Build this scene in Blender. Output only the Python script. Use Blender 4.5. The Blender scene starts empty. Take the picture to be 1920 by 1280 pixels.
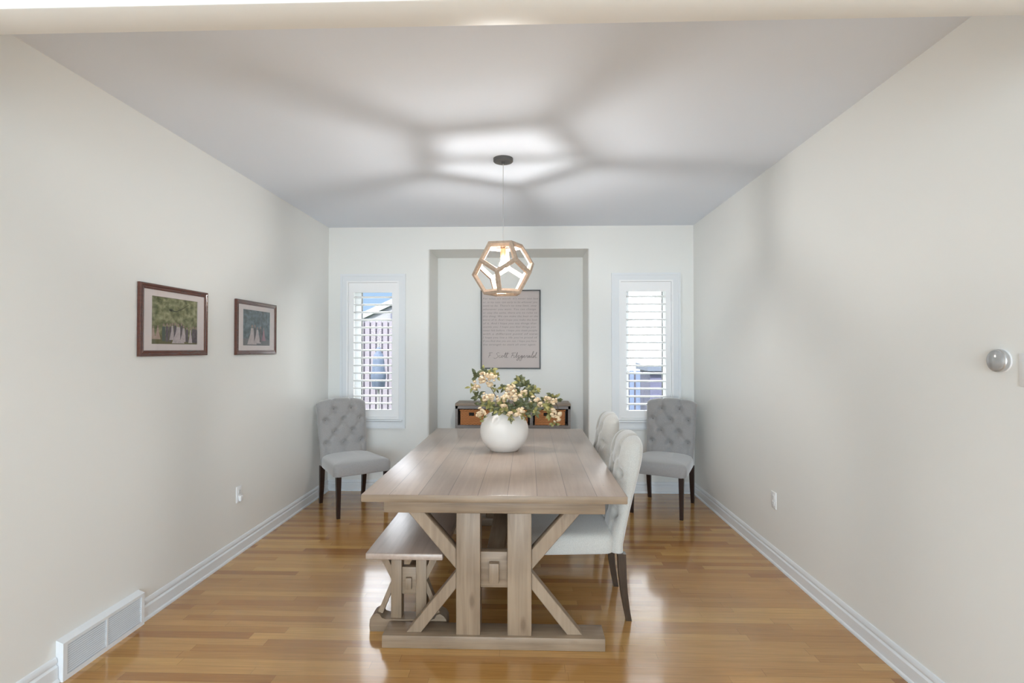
import bpy, bmesh, math, random
from mathutils import Vector, Matrix, Euler
random.seed(7)
S = bpy.context.scene
COL = S.collection
PI = math.pi

# ------------------------------------------------------------------ camera
cd = bpy.data.cameras.new('camera'); cam = bpy.data.objects.new('camera', cd); COL.objects.link(cam)
cam.location = (0, 0, 1.47)
cam.rotation_euler = (PI/2 + 0.014278, 0, 0.0306027)
cd.sensor_width = 36.0; cd.lens = 980/1920*36; cd.clip_start = 0.02; cd.clip_end = 200
S.camera = cam

# ------------------------------------------------------------------ view, sky, sun, fill light
S.view_settings.view_transform = 'Standard'
S.view_settings.look = 'None'
S.view_settings.gamma = 1.0
S.view_settings.use_curve_mapping = False
S.view_settings.exposure = 0.53
S.cycles.max_bounces = 16; S.cycles.diffuse_bounces = 12
w = bpy.data.worlds.new('sky'); S.world = w; w.use_nodes = True
wn = w.node_tree.nodes; wl = w.node_tree.links
wn.clear()
wo = wn.new('ShaderNodeOutputWorld'); wb = wn.new('ShaderNodeBackground')
tc = wn.new('ShaderNodeTexCoord'); sp = wn.new('ShaderNodeSeparateXYZ'); cr = wn.new('ShaderNodeValToRGB')
cr.color_ramp.elements[0].position = 0.0; cr.color_ramp.elements[0].color = (0.72, 0.86, 1.0, 1)
cr.color_ramp.elements[0].color = (0.36, 0.50, 0.66, 1)
cr.color_ramp.elements[1].position = 0.12; cr.color_ramp.elements[1].color = (0.30, 0.46, 0.68, 1)
ce = cr.color_ramp.elements.new(0.4); ce.color = (8.0, 8.4, 9.0, 1)   # overhead glow added to the sky to light louvers and window reveals
wl.new(tc.outputs['Generated'], sp.inputs[0]); wl.new(sp.outputs['Z'], cr.inputs[0])
wl.new(cr.outputs[0], wb.inputs[0]); wb.inputs[1].default_value = 1.0
wl.new(wb.outputs[0], wo.inputs[0])

def lamp(name, kind, loc, rot, energy, color, **k):
    l = bpy.data.lights.new(name, kind); l.energy = energy; l.color = color
    for a, v in k.items(): setattr(l, a, v)
    o = bpy.data.objects.new(name, l); COL.objects.link(o); o.location = loc; o.rotation_euler = rot
    return o
# sun high behind the house, lighting the neighbours' side of the garden
sun = lamp('sun', 'SUN', (0, 0, 8), (0, 0, 0), 15.0, (1, 0.96, 0.9), angle=0.01)
sun.rotation_euler = Vector((0.25, 0.62, -0.74)).to_track_quat('-Z', 'Y').to_euler()
# unseen area light added behind the camera to fill the room
lamp('rear_fill_light', 'AREA', (-0.2, -3.9, 1.30), (PI/2, 0, 0), 160, (0.76, 0.905, 1.0), shape='RECTANGLE', size=3.4, size_y=2.2)

# ------------------------------------------------------------------ materials
def mat(name, rgb, rough=0.5, spec=0.5, metal=0.0, coat=0.0, coat_rough=0.1, bump=None, var=None, sheen=0.0, emit=None):
    """bump=(scale,strength,dist)  var=(scale,(sx,sy,sz),rgb2)"""
    m = bpy.data.materials.new(name); m.use_nodes = True
    nt = m.node_tree; b = nt.nodes['Principled BSDF']
    b.inputs['Base Color'].default_value = (*rgb, 1); b.inputs['Roughness'].default_value = rough
    b.inputs['Specular IOR Level'].default_value = spec; b.inputs['Metallic'].default_value = metal
    b.inputs['Coat Weight'].default_value = coat; b.inputs['Coat Roughness'].default_value = coat_rough
    b.inputs['Sheen Weight'].default_value = sheen
    tcn = nt.nodes.new('ShaderNodeTexCoord')
    if var:
        mp = nt.nodes.new('ShaderNodeMapping'); mp.inputs['Scale'].default_value = var[1]
        nz = nt.nodes.new('ShaderNodeTexNoise'); nz.inputs['Scale'].default_value = var[0]; nz.inputs['Detail'].default_value = 6
        rp = nt.nodes.new('ShaderNodeValToRGB')
        rp.color_ramp.elements[0].position = 0.3; rp.color_ramp.elements[1].position = 0.7
        rp.color_ramp.elements[0].color = (*rgb, 1); rp.color_ramp.elements[1].color = (*var[2], 1)
        nt.links.new(tcn.outputs['Object'], mp.inputs[0]); nt.links.new(mp.outputs[0], nz.inputs['Vector'])
        nt.links.new(nz.outputs['Fac'], rp.inputs[0]); nt.links.new(rp.outputs[0], b.inputs['Base Color'])
    if bump:
        nb = nt.nodes.new('ShaderNodeTexNoise'); nb.inputs['Scale'].default_value = bump[0]; nb.inputs['Detail'].default_value = 3
        bp = nt.nodes.new('ShaderNodeBump'); bp.inputs['Strength'].default_value = bump[1]; bp.inputs['Distance'].default_value = bump[2]
        nt.links.new(tcn.outputs['Object'], nb.inputs['Vector']); nt.links.new(nb.outputs['Fac'], bp.inputs['Height'])
        nt.links.new(bp.outputs[0], b.inputs['Normal'])
    if emit:
        b.inputs['Emission Color'].default_value = (*emit[0], 1); b.inputs['Emission Strength'].default_value = emit[1]
    return m

def M(nt, op, a, b=None, c=None):
    n = nt.nodes.new('ShaderNodeMath'); n.operation = op
    for i, v in enumerate((a, b, c)):
        if v is None: continue
        if isinstance(v, (int, float)): n.inputs[i].default_value = v
        else: nt.links.new(v, n.inputs[i])
    return n.outputs[0]

def floor_material():
    m = bpy.data.materials.new('oak_strip_floor'); m.use_nodes = True
    nt = m.node_tree; b = nt.nodes['Principled BSDF']; L = nt.links
    t = nt.nodes.new('ShaderNodeTexCoord'); s = nt.nodes.new('ShaderNodeSeparateXYZ'); L.new(t.outputs['Object'], s.inputs[0])
    x, y = s.outputs['X'], s.outputs['Y']
    row = M(nt, 'FLOOR', M(nt, 'DIVIDE', y, 0.0572))
    wn1 = nt.nodes.new('ShaderNodeTexWhiteNoise'); wn1.noise_dimensions = '1D'; L.new(row, wn1.inputs['W'])
    ln = M(nt, 'MULTIPLY_ADD', wn1.outputs['Value'], 0.5, 0.62)
    xo = M(nt, 'MULTIPLY_ADD', wn1.outputs['Value'], 17.3, x)
    q = M(nt, 'DIVIDE', xo, ln)
    colm = M(nt, 'FLOOR', q)
    cv = nt.nodes.new('ShaderNodeCombineXYZ'); L.new(row, cv.inputs[0]); L.new(colm, cv.inputs[1])
    wn2 = nt.nodes.new('ShaderNodeTexWhiteNoise'); wn2.noise_dimensions = '3D'; L.new(cv.outputs[0], wn2.inputs['Vector'])
    rp = nt.nodes.new('ShaderNodeValToRGB'); e = rp.color_ramp.elements
    e[0].position = 0.0; e[0].color = (0.35, 0.16, 0.046, 1)
    e[1].position = 1.0; e[1].color = (0.58, 0.335, 0.105, 1)
    for p, c in ((0.18, (0.43, 0.215, 0.065, 1)), (0.5, (0.48, 0.252, 0.080, 1)), (0.78, (0.52, 0.285, 0.094, 1))):
        k = e.new(p); k.color = c
    L.new(wn2.outputs['Value'], rp.inputs[0])
    # grain
    mp = nt.nodes.new('ShaderNodeMapping'); mp.inputs['Scale'].default_value = (3, 70, 1); L.new(t.outputs['Object'], mp.inputs[0])
    ad = nt.nodes.new('ShaderNodeVectorMath'); ad.operation = 'ADD'; L.new(mp.outputs[0], ad.inputs[0]); L.new(wn2.outputs['Color'], ad.inputs[1])
    nz = nt.nodes.new('ShaderNodeTexNoise'); nz.inputs['Scale'].default_value = 1.6; nz.inputs['Detail'].default_value = 5
    L.new(ad.outputs[0], nz.inputs['Vector'])
    gr = nt.nodes.new('ShaderNodeMapRange'); gr.inputs['From Min'].default_value = 0.3; gr.inputs['From Max'].default_value = 0.7
    gr.inputs['To Min'].default_value = 0.86; gr.inputs['To Max'].default_value = 1.08; L.new(nz.outputs['Fac'], gr.inputs['Value'])
    # joints
    fy = M(nt, 'FRACT', M(nt, 'DIVIDE', y, 0.0572)); fx = M(nt, 'FRACT', q)
    jy = M(nt, 'LESS_THAN', fy, 0.028); jx = M(nt, 'LESS_THAN', fx, 0.0022)
    j = M(nt, 'MAXIMUM', jy, jx)
    dk = M(nt, 'MULTIPLY_ADD', j, -0.38, 1.0)
    mul = M(nt, 'MULTIPLY', gr.outputs[0], dk)
    vm = nt.nodes.new('ShaderNodeVectorMath'); vm.operation = 'SCALE'; L.new(rp.outputs[0], vm.inputs[0]); L.new(mul, vm.inputs['Scale'])
    L.new(vm.outputs[0], b.inputs['Base Color'])
    b.inputs['Roughness'].default_value = 0.22
    b.inputs['Specular IOR Level'].default_value = 0.3
    b.inputs['Coat Weight'].default_value = 0.7; b.inputs['Coat Roughness'].default_value = 0.09; b.inputs['Coat IOR'].default_value = 1.5
    # each strip slightly crowned and tilted, so reflections break up at the joints
    tilt = M(nt, 'MULTIPLY_ADD', M(nt, 'SUBTRACT', wn2.outputs['Value'], 0.5), M(nt, 'SUBTRACT', fy, 0.5), M(nt, 'MULTIPLY', j, -0.08))
    bp = nt.nodes.new('ShaderNodeBump'); bp.inputs['Strength'].default_value = 0.12; bp.inputs['Distance'].default_value = 0.0010
    L.new(tilt, bp.inputs['Height']); L.new(bp.outputs[0], b.inputs['Normal']); L.new(bp.outputs[0], b.inputs['Coat Normal'])
    return m

def wood(name, c1, c2, axis, rough=0.45, coat=0.0, knots=True, spec=0.5):
    """washed oak with grain along axis 0/1/2 (object space)"""
    m = bpy.data.materials.new(name); m.use_nodes = True
    nt = m.node_tree; b = nt.nodes['Principled BSDF']; L = nt.links
    t = nt.nodes.new('ShaderNodeTexCoord'); mp = nt.nodes.new('ShaderNodeMapping')
    sc = [34, 34, 34]; sc[axis] = 1.8; mp.inputs['Scale'].default_value = sc
    L.new(t.outputs['Object'], mp.inputs[0])
    nz = nt.nodes.new('ShaderNodeTexNoise'); nz.inputs['Scale'].default_value = 1.3; nz.inputs['Detail'].default_value = 7; nz.inputs['Distortion'].default_value = 0.6
    L.new(mp.outputs[0], nz.inputs['Vector'])
    n2 = nt.nodes.new('ShaderNodeTexNoise'); n2.inputs['Scale'].default_value = 3.0; n2.inputs['Detail'].default_value = 3
    L.new(t.outputs['Object'], n2.inputs['Vector'])
    mixf = M(nt, 'MULTIPLY_ADD', n2.outputs['Fac'], 0.6, M(nt, 'MULTIPLY', nz.outputs['Fac'], 0.6))
    rp = nt.nodes.new('ShaderNodeValToRGB'); e = rp.color_ramp.elements
    e[0].position = 0.42; e[0].color = (*c1, 1); e[1].position = 0.78; e[1].color = (*c2, 1)
    L.new(mixf, rp.inputs[0])
    out = rp.outputs[0]
    if knots:
        vo = nt.nodes.new('ShaderNodeTexVoronoi'); vo.inputs['Scale'].default_value = 1.0
        m2 = nt.nodes.new('ShaderNodeMapping'); s2 = [7, 7, 7]; s2[axis] = 2.6; m2.inputs['Scale'].default_value = s2
        L.new(t.outputs['Object'], m2.inputs[0]); L.new(m2.outputs[0], vo.inputs['Vector'])
        kf = nt.nodes.new('ShaderNodeMapRange'); kf.inputs['From Min'].default_value = 0.05; kf.inputs['From Max'].default_value = 0.13
        kf.inputs['To Min'].default_value = 0.55; kf.inputs['To Max'].default_value = 0.0; L.new(vo.outputs['Distance'], kf.inputs['Value'])
        mx = nt.nodes.new('ShaderNodeMix'); mx.data_type = 'RGBA'; L.new(kf.outputs[0], mx.inputs['Factor'])
        L.new(out, mx.inputs['A']); mx.inputs['B'].default_value = (c1[0]*0.5, c1[1]*0.42, c1[2]*0.38, 1); out = mx.outputs['Result']
    L.new(out, b.inputs['Base Color'])
    b.inputs['Roughness'].default_value = rough; b.inputs['Coat Weight'].default_value = coat; b.inputs['Coat Roughness'].default_value = 0.33
    b.inputs['Specular IOR Level'].default_value = spec
    bp = nt.nodes.new('ShaderNodeBump'); bp.inputs['Strength'].default_value = 0.12; bp.inputs['Distance'].default_value = 0.002
    L.new(nz.outputs['Fac'], bp.inputs['Height']); L.new(bp.outputs[0], b.inputs['Normal'])
    return m

def fabric(name, rgb):
    m = bpy.data.materials.new(name); m.use_nodes = True
    nt = m.node_tree; b = nt.nodes['Principled BSDF']; L = nt.links
    t = nt.nodes.new('ShaderNodeTexCoord')
    nz = nt.nodes.new('ShaderNodeTexNoise'); nz.inputs['Scale'].default_value = 350; nz.inputs['Detail'].default_value = 2
    L.new(t.outputs['Object'], nz.inputs['Vector'])
    rp = nt.nodes.new('ShaderNodeValToRGB'); e = rp.color_ramp.elements
    e[0].position = 0.3; e[0].color = (rgb[0]*0.82, rgb[1]*0.82, rgb[2]*0.82, 1); e[1].position = 0.7; e[1].color = (*[min(1, c*1.12) for c in rgb], 1)
    L.new(nz.outputs['Fac'], rp.inputs[0]); L.new(rp.outputs[0], b.inputs['Base Color'])
    b.inputs['Roughness'].default_value = 0.9; b.inputs['Specular IOR Level'].default_value = 0.2; b.inputs['Sheen Weight'].default_value = 0.9; b.inputs['Sheen Roughness'].default_value = 0.4
    bp = nt.nodes.new('ShaderNodeBump'); bp.inputs['Strength'].default_value = 0.25; bp.inputs['Distance'].default_value = 0.0006
    L.new(nz.outputs['Fac'], bp.inputs['Height']); L.new(bp.outputs[0], b.inputs['Normal'])
    return m

def glass(name, tint=(1, 1, 1), refl=1.0):
    m = bpy.data.materials.new(name); m.use_nodes = True
    nt = m.node_tree; nt.nodes.clear(); L = nt.links
    o = nt.nodes.new('ShaderNodeOutputMaterial'); mx = nt.nodes.new('ShaderNodeMixShader')
    tr = nt.nodes.new('ShaderNodeBsdfTransparent'); tr.inputs[0].default_value = (*tint, 1)
    gl = nt.nodes.new('ShaderNodeBsdfGlossy'); gl.inputs['Roughness'].default_value = 0.03
    fr = nt.nodes.new('ShaderNodeFresnel'); fr.inputs[0].default_value = 1.45
    ge = nt.nodes.new('ShaderNodeNewGeometry'); front = M(nt, 'SUBTRACT', 1.0, ge.outputs['Backfacing'])
    L.new(M(nt, 'MULTIPLY', M(nt, 'MULTIPLY', fr.outputs[0], refl), front), mx.inputs[0]); L.new(tr.outputs[0], mx.inputs[1]); L.new(gl.outputs[0], mx.inputs[2]); L.new(mx.outputs[0], o.inputs[0])
    return m

def wicker(name):
    m = bpy.data.materials.new(name); m.use_nodes = True
    nt = m.node_tree; b = nt.nodes['Principled BSDF']; L = nt.links
    t = nt.nodes.new('ShaderNodeTexCoord'); s = nt.nodes.new('ShaderNodeSeparateXYZ'); L.new(t.outputs['Object'], s.inputs[0])
    a = M(nt, 'SINE', M(nt, 'MULTIPLY', M(nt, 'ADD', s.outputs['X'], s.outputs['Y']), 170))
    r = M(nt, 'SINE', M(nt, 'MULTIPLY', s.outputs['Z'], 420))
    h = M(nt, 'MULTIPLY', a, r)
    rp = nt.nodes.new('ShaderNodeValToRGB'); e = rp.color_ramp.elements
    e[0].position = 0.2; e[0].color = (0.30, 0.10, 0.03, 1); e[1].position = 0.9; e[1].color = (0.62, 0.27, 0.09, 1)
    L.new(M(nt, 'MULTIPLY_ADD', h, 0.5, 0.5), rp.inputs[0]); L.new(rp.outputs[0], b.inputs['Base Color'])
    b.inputs['Roughness'].default_value = 0.6
    bp = nt.nodes.new('ShaderNodeBump'); bp.inputs['Strength'].default_value = 0.7; bp.inputs['Distance'].default_value = 0.003
    L.new(h, bp.inputs['Height']); L.new(bp.outputs[0], b.inputs['Normal'])
    return m

WALL = mat('warm_white_wall_paint', (0.79, 0.793, 0.77), 0.42, 0.35, bump=(160, 0.06, 0.001))
CEIL = mat('cool_white_ceiling_paint', (0.75, 0.795, 0.865), 0.9, 0.2, bump=(220, 0.15, 0.001))
TRIM = mat('white_trim_paint', (0.76, 0.785, 0.81), 0.3, 0.5)
SHUT = mat('white_shutter_paint', (0.87, 0.875, 0.885), 0.35, 0.5)
FLOOR = floor_material()
TW = dict(c1=(0.20, 0.138, 0.088), c2=(0.345, 0.255, 0.175))
WOODX = wood('washed_oak_grain_across', axis=0, **TW)
WOODY = wood('washed_oak_grain_along', axis=1, **TW)
WOODZ = wood('washed_oak_grain_upright', axis=2, **TW)
BTOP = wood('washed_oak_bench_seat', (0.33, 0.25, 0.20), (0.46, 0.36, 0.30), 1, rough=0.28, coat=0.7, knots=False)
FAB = fabric('grey_linen', (0.345, 0.335, 0.33))
FAB2 = fabric('grey_linen_lit', (0.56, 0.545, 0.51))  # same linen as the corner chairs, lightened to stand in for more light
BTN = fabric('grey_linen_shaded', (0.17, 0.16, 0.155))  # same linen, darkened to paint shade into the tuft dimples
LEGD = mat('espresso_wood', (0.017, 0.008, 0.006), 0.35, 0.5, var=(6, (20, 20, 2), (0.03, 0.013, 0.009)))
LEGB = mat('espresso_wood_lit', (0.036, 0.021, 0.012), 0.35, 0.35, var=(6, (20, 20, 2), (0.065, 0.04, 0.024)))  # same espresso wood, its colour raised as if better lit
LAMPW = mat('blond_wood', (0.40, 0.30, 0.225), 0.5, 0.3, var=(5, (12, 12, 12), (0.50, 0.39, 0.30)))
METAL = mat('dark_brushed_metal', (0.11, 0.11, 0.11), 0.5, 0.5, 0.3, bump=(90, 0.3, 0.001))
CORD = mat('grey_clear_cord', (0.5, 0.5, 0.5), 0.4)
BRASS = mat('rose_brass', (0.55, 0.30, 0.18), 0.35, 0.5, 0.6)
BULB = mat('lit_bulb', (1, 0.95, 0.85), 0.4, emit=((1.0, 0.98, 0.945), 670))
VASE = mat('matte_white_ceramic', (0.78, 0.735, 0.69), 0.6, 0.3)
MAHOG = mat('mahogany_frame', (0.075, 0.02, 0.012), 0.25, 0.5, coat=0.4, var=(5, (3, 3, 25), (0.11, 0.032, 0.018)))
MAT_B = mat('cream_mat_board', (0.66, 0.60, 0.59), 0.8, 0.2)
PAPER = mat('blush_paper', (0.60, 0.535, 0.52), 0.8, 0.2, var=(1.6, (1, 1, 1), (0.63, 0.565, 0.54)))
INK = mat('soft_grey_ink', (0.24, 0.205, 0.195), 0.9)
INK2 = mat('charcoal_ink', (0.13, 0.115, 0.11), 0.9)
BLKF = mat('black_frame', (0.025, 0.02, 0.018), 0.4)
GREYW = wood('grey_stained_console_wood', (0.16, 0.14, 0.135), (0.25, 0.225, 0.215), 0, knots=False)
WICK = wicker('orange_brown_wicker')
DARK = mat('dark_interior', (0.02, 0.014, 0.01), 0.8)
LEAF1 = mat('dark_green_leaf', (0.055, 0.068, 0.028), 0.5, var=(30, (1, 1, 1), (0.12, 0.125, 0.05)))
LEAF2 = mat('olive_leaf', (0.22, 0.20, 0.06), 0.5, var=(30, (1, 1, 1), (0.33, 0.30, 0.10)))
PETAL = mat('cream_petal', (0.62, 0.43, 0.26), 0.55, var=(40, (1, 1, 1), (0.84, 0.70, 0.48)))
STEM = mat('brown_stem', (0.10, 0.07, 0.03), 0.6)
PLAST = mat('white_plastic', (0.82, 0.83, 0.84), 0.3, 0.5)
SLOT = mat('slot_shadow_grey', (0.12, 0.12, 0.12), 0.6)
GLASS = glass('window_glass')
FGLASS = glass('picture_glass', refl=1.1)
STAT = mat('brushed_silver_ring', (0.55, 0.55, 0.55), 0.3, 0.5, 0.7)
STATF = mat('thermostat_face', (0.42, 0.42, 0.42), 0.12, 0.6, 0.3)
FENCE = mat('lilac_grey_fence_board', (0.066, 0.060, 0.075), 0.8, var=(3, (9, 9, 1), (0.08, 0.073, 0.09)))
FENCED = mat('fence_gap_shade', (0.026, 0.023, 0.036), 0.8)
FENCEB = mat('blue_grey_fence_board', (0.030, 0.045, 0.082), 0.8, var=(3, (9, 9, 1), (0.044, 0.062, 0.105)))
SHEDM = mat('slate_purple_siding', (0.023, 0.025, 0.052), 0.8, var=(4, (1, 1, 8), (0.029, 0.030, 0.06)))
STUCCO = mat('white_stucco', (0.85, 0.85, 0.86), 0.9, bump=(60, 0.2, 0.003))
FASC = mat('pale_blue_fascia', (0.14, 0.155, 0.165), 0.6)
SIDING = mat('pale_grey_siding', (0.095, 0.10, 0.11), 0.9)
GRASS = mat('lawn', (0.06, 0.10, 0.04), 0.9, var=(8, (1, 1, 1), (0.10, 0.15, 0.06)))
BLUEC = mat('blue_canvas', (0.013, 0.022, 0.042), 0.8, var=(6, (4, 4, 1), (0.022, 0.035, 0.06)))
ROOF = mat('blue_grey_shingle', (0.035, 0.045, 0.065), 0.9)

# ------------------------------------------------------------------ mesh helpers
class MB:
    def __init__(s, o=(0, 0, 0)):
        s.bm = bmesh.new(); s.o = Vector(o)
    def box(s, x0, x1, y0, y1, z0, z1, mi=0, bev=0.0, seg=2):
        b = s.bm
        vs = [b.verts.new((x, y, z)) for z in (z0, z1) for y in (y0, y1) for x in (x0, x1)]
        fs = [b.faces.new([vs[i] for i in q]) for q in ((0, 2, 3, 1), (4, 5, 7, 6), (0, 1, 5, 4), (2, 6, 7, 3), (0, 4, 6, 2), (1, 3, 7, 5))]
        for f in fs: f.material_index = mi
        if bev:
            es = {e for f in fs for e in f.edges}
            r = bmesh.ops.bevel(b, geom=list(es), offset=bev, segments=seg, affect='EDGES', profile=0.5)
            for f in r['faces']: f.material_index = mi
        return vs
    def beam(s, p, q, w, h, up=(0, 0, 1), mi=0, bev=0.0):
        """box from p to q; w along the side vector, h along up"""
        p, q = Vector(p), Vector(q); d = (q-p).normalized(); upv = Vector(up)
        sd = d.cross(upv).normalized(); u = sd.cross(d).normalized()
        vs = []
        for c in (p, q):
            for a, e in ((-1, -1), (1, -1), (1, 1), (-1, 1)):
                vs.append(s.bm.verts.new(c+sd*a*w/2+u*e*h/2))
        fs = [s.bm.faces.new([vs[i] for i in f]) for f in ((0, 3, 2, 1), (4, 5, 6, 7), (0, 1, 5, 4), (1, 2, 6, 5), (2, 3, 7, 6), (3, 0, 4, 7))]
        for f in fs: f.material_index = mi
        if bev:
            bmesh.ops.bevel(s.bm, geom=list({e for f in fs for e in f.edges}), offset=bev, segments=2, affect='EDGES', profile=0.5)
    def rings(s, rings, cap=True, mi=0, closed=True):
        rows = [[s.bm.verts.new(p) for p in r] for r in rings]
        n = len(rows[0])
        for a, b in zip(rows, rows[1:]):
            for i in range(n if closed else n-1):
                j = (i+1) % n
                f = s.bm.faces.new((a[i], a[j], b[j], b[i])); f.material_index = mi
        if cap:
            s.bm.faces.new(rows[0][::-1]).material_index = mi; s.bm.faces.new(rows[-1]).material_index = mi
        return rows
    def lathe(s, prof, c=(0, 0, 0), n=32, axis='Z', mi=0, cap=True):
        c = Vector(c); rr = []
        for r, h in prof:
            ring = []
            for i in range(n):
                a = 2*PI*i/n; x, y = r*math.cos(a), r*math.sin(a)
                ring.append(c+(Vector((x, y, h)) if axis == 'Z' else Vector((h, x, y)) if axis == 'X' else Vector((y, h, x))))
            rr.append(ring)
        s.rings(rr, cap=cap, mi=mi)
    def tube(s, pts, rad, n=8, mi=0):
        pts = [Vector(p) for p in pts]
        if not isinstance(rad, (list, tuple)): rad = [rad]*len(pts)
        rr = []; prev = None
        for i, p in enumerate(pts):
            d = (pts[min(i+1, len(pts)-1)]-pts[max(i-1, 0)]).normalized()
            if prev is None:
                prev = d.orthogonal().normalized()
            u = (prev-d*prev.dot(d)).normalized(); prev = u; v = d.cross(u)
            rr.append([p+(u*math.cos(2*PI*k/n)+v*math.sin(2*PI*k/n))*rad[i] for k in range(n)])
        s.rings(rr, mi=mi)
    def prism(s, poly, axis, a, b_, mi=0):
        """poly 2D extruded from a to b_ along axis; 2D coords are the other two axes in order"""
        def P(u, v, t):
            return {0: (t, u, v), 1: (u, t, v), 2: (u, v, t)}[axis]
        s.rings([[P(u, v, a) for u, v in poly], [P(u, v, b_) for u, v in poly]], mi=mi)
    def ball(s, c, r, sub=2, mi=0, scale=(1, 1, 1)):
        m = Matrix.Translation(c) @ Matrix.Diagonal((*scale, 1))
        r_ = bmesh.ops.create_icosphere(s.bm, subdivisions=sub, radius=r, matrix=m)
        for v in r_['verts']:
            for f in v.link_faces: f.material_index = mi
    def quad(s, pts, mi=0):
        f = s.bm.faces.new([s.bm.verts.new(p) for p in pts]); f.material_index = mi; return f
    def build(s, name, mats, parent=None, smooth=None, recalc=True):
        if s.o.length: bmesh.ops.translate(s.bm, verts=s.bm.verts, vec=-s.o)
        if recalc: bmesh.ops.recalc_face_normals(s.bm, faces=s.bm.faces)
        me = bpy.data.meshes.new(name)
        if smooth is not None:
            for f in s.bm.faces: f.smooth = True
            for e in s.bm.edges:
                if len(e.link_faces) == 2 and e.calc_face_angle(0) > math.radians(smooth): e.smooth = False
        s.bm.to_mesh(me); s.bm.free()
        for m in (mats if isinstance(mats, (list, tuple)) else [mats]): me.materials.append(m)
        o = bpy.data.objects.new(name, me); COL.objects.link(o)
        if parent is not None: o.parent = parent
        elif s.o.length: o.location = s.o
        return o

def tag(o, label=None, cat=None, group=None, kind=None):
    for k, v in (('label', label), ('category', cat), ('group', group), ('kind', kind)):
        if v: o[k] = v
    return o
def thing(name, label, cat, loc=(0, 0, 0), rz=0, group=None):
    o = bpy.data.objects.new(name, None); COL.objects.link(o); o.empty_display_size = 0.1
    o.location = loc; o.rotation_euler = (0, 0, rz)
    return tag(o, label, cat, group)
def struct(name, mb, m, smooth=None):
    return tag(mb.build(name, m, smooth=smooth), kind='structure')
def copy_tree(o, parent=None, swap=None):
    c = o.copy(); COL.objects.link(c); c.parent = parent
    if swap and c.data is not None:
        c.data = c.data.copy()
        for i, m in enumerate(c.data.materials):
            if m in swap: c.data.materials[i] = swap[m]
    for ch in list(o.children): copy_tree(ch, c, swap)
    return c

# ------------------------------------------------------------------ room shell
XL, XR, YB, ZC = -2.085, 1.695, 5.40, 2.74
YR = -4.0
mb = MB(); mb.box(XL-0.15, XR+0.15, YR-0.2, 6.1, -0.1, 0.0); struct('floor', mb, FLOOR)
mb = MB(); mb.box(XL-0.15, XR+0.15, YR-0.2, 6.1, ZC, ZC+0.2); struct('ceiling', mb, CEIL)
mb = MB(); mb.box(XL-0.15, XL, YR-0.2, 6.1, 0, ZC); struct('wall_left', mb, WALL)
mb = MB(); mb.box(XR, XR+0.15, YR-0.2, 6.1, 0, ZC); struct('wall_right', mb, WALL)
# header dropped from the ceiling between the two rooms
mb = MB(); mb.box(XL, XR, 1.30, 1.41, 2.35, ZC, bev=0.004); struct('trim_1', mb, WALL, 40)
# unseen rear wall, with an opening added to go with the fill light
mb = MB()
mb.box(XL, -1.95, YR-0.12, YR, 0, ZC); mb.box(1.55, XR, YR-0.12, YR, 0, ZC)
mb.box(-1.95, 1.55, YR-0.12, YR, 0, 0.15); mb.box(-1.95, 1.55, YR-0.12, YR, 2.45, ZC)
struct('wall_rear', mb, WALL)
mb = MB(); mb.box(XL-0.15, XR+0.15, -6.9, YR-0.2, 2.6, 2.75); struct('sun_block_overhang', mb, TRIM)  # unseen overhang added to keep the sun out of the rear opening

# back wall: window holes and the tall niche (rounded corner beads)
W1C, W2C, HH = -1.6125, 1.2075, 0.275
HZ0, HZ1 = 0.745, 2.178
NX0, NX1, NZ, NY = -1.027, 0.620, 2.505, 5.92
def arc(cx, cy, r, a0, a1, n=6):
    return [(cx+r*math.cos(math.radians(a0+(a1-a0)*i/n)), cy+r*math.sin(math.radians(a0+(a1-a0)*i/n))) for i in range(n+1)]
mb = MB()
YO = YB+0.18
for c in (W1C, W2C):
    mb.box(c-HH, c+HH, YB, YO, 0, HZ0); mb.box(c-HH, c+HH, YB, YO, HZ1, ZC)
mb.box(XL, W1C-HH, YB, YO, 0, ZC); mb.box(W2C+HH, XR, YB, YO, 0, ZC)
rb = 0.022
mb.prism([(W1C+HH, YB)]+arc(NX0-rb, YB+rb, rb, -90, 0)+[(NX0, 6.1), (W1C+HH, 6.1)], 2, 0, NZ)
mb.prism([(W2C-HH, YB), (W2C-HH, 6.1), (NX1, 6.1)]+arc(NX1+rb, YB+rb, rb, 180, 270), 2, 0, NZ)
mb.box(NX0, NX1, NY, 6.1, 0, NZ)
mb.prism([(YB, ZC), (6.1, ZC), (6.1, NZ), (YB+rb, NZ), (YB, NZ)], 0, W1C+HH, W2C-HH)
struct('wall_back', mb, WALL, 40)

# baseboards
def base_profile(s=1):
    return [(0, 0), (0.022, 0), (0.022, 0.008), (0.019, 0.014), (0.014, 0.018), (0.014, 0.070), (0.006, 0.078), (0.006, 0.082), (0.011, 0.088), (0.0115, 0.094), (0.009, 0.104), (0.005, 0.111), (0, 0.113)]
def baseboard(name, runs):
    mb = MB()
    for (axis, wallc, sgn, a, b) in runs:
        mb.prism([(wallc+sgn*u, z) for u, z in base_profile()], 1 if axis == 'Y' else 0, a, b)
    struct(name, mb, TRIM, 30)
baseboard('baseboard_left', [('Y', XL, 1, YR, 2.262), ('Y', XL, 1, 2.758, YB)])
baseboard('baseboard_right', [('Y', XR, -1, YR, YB)])
baseboard('baseboard_back', [('X', YB, -1, XL, NX0-0.001), ('X', YB, -1, NX1+0.001, XR), ('X', NY, -1, NX0, NX1)])

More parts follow.
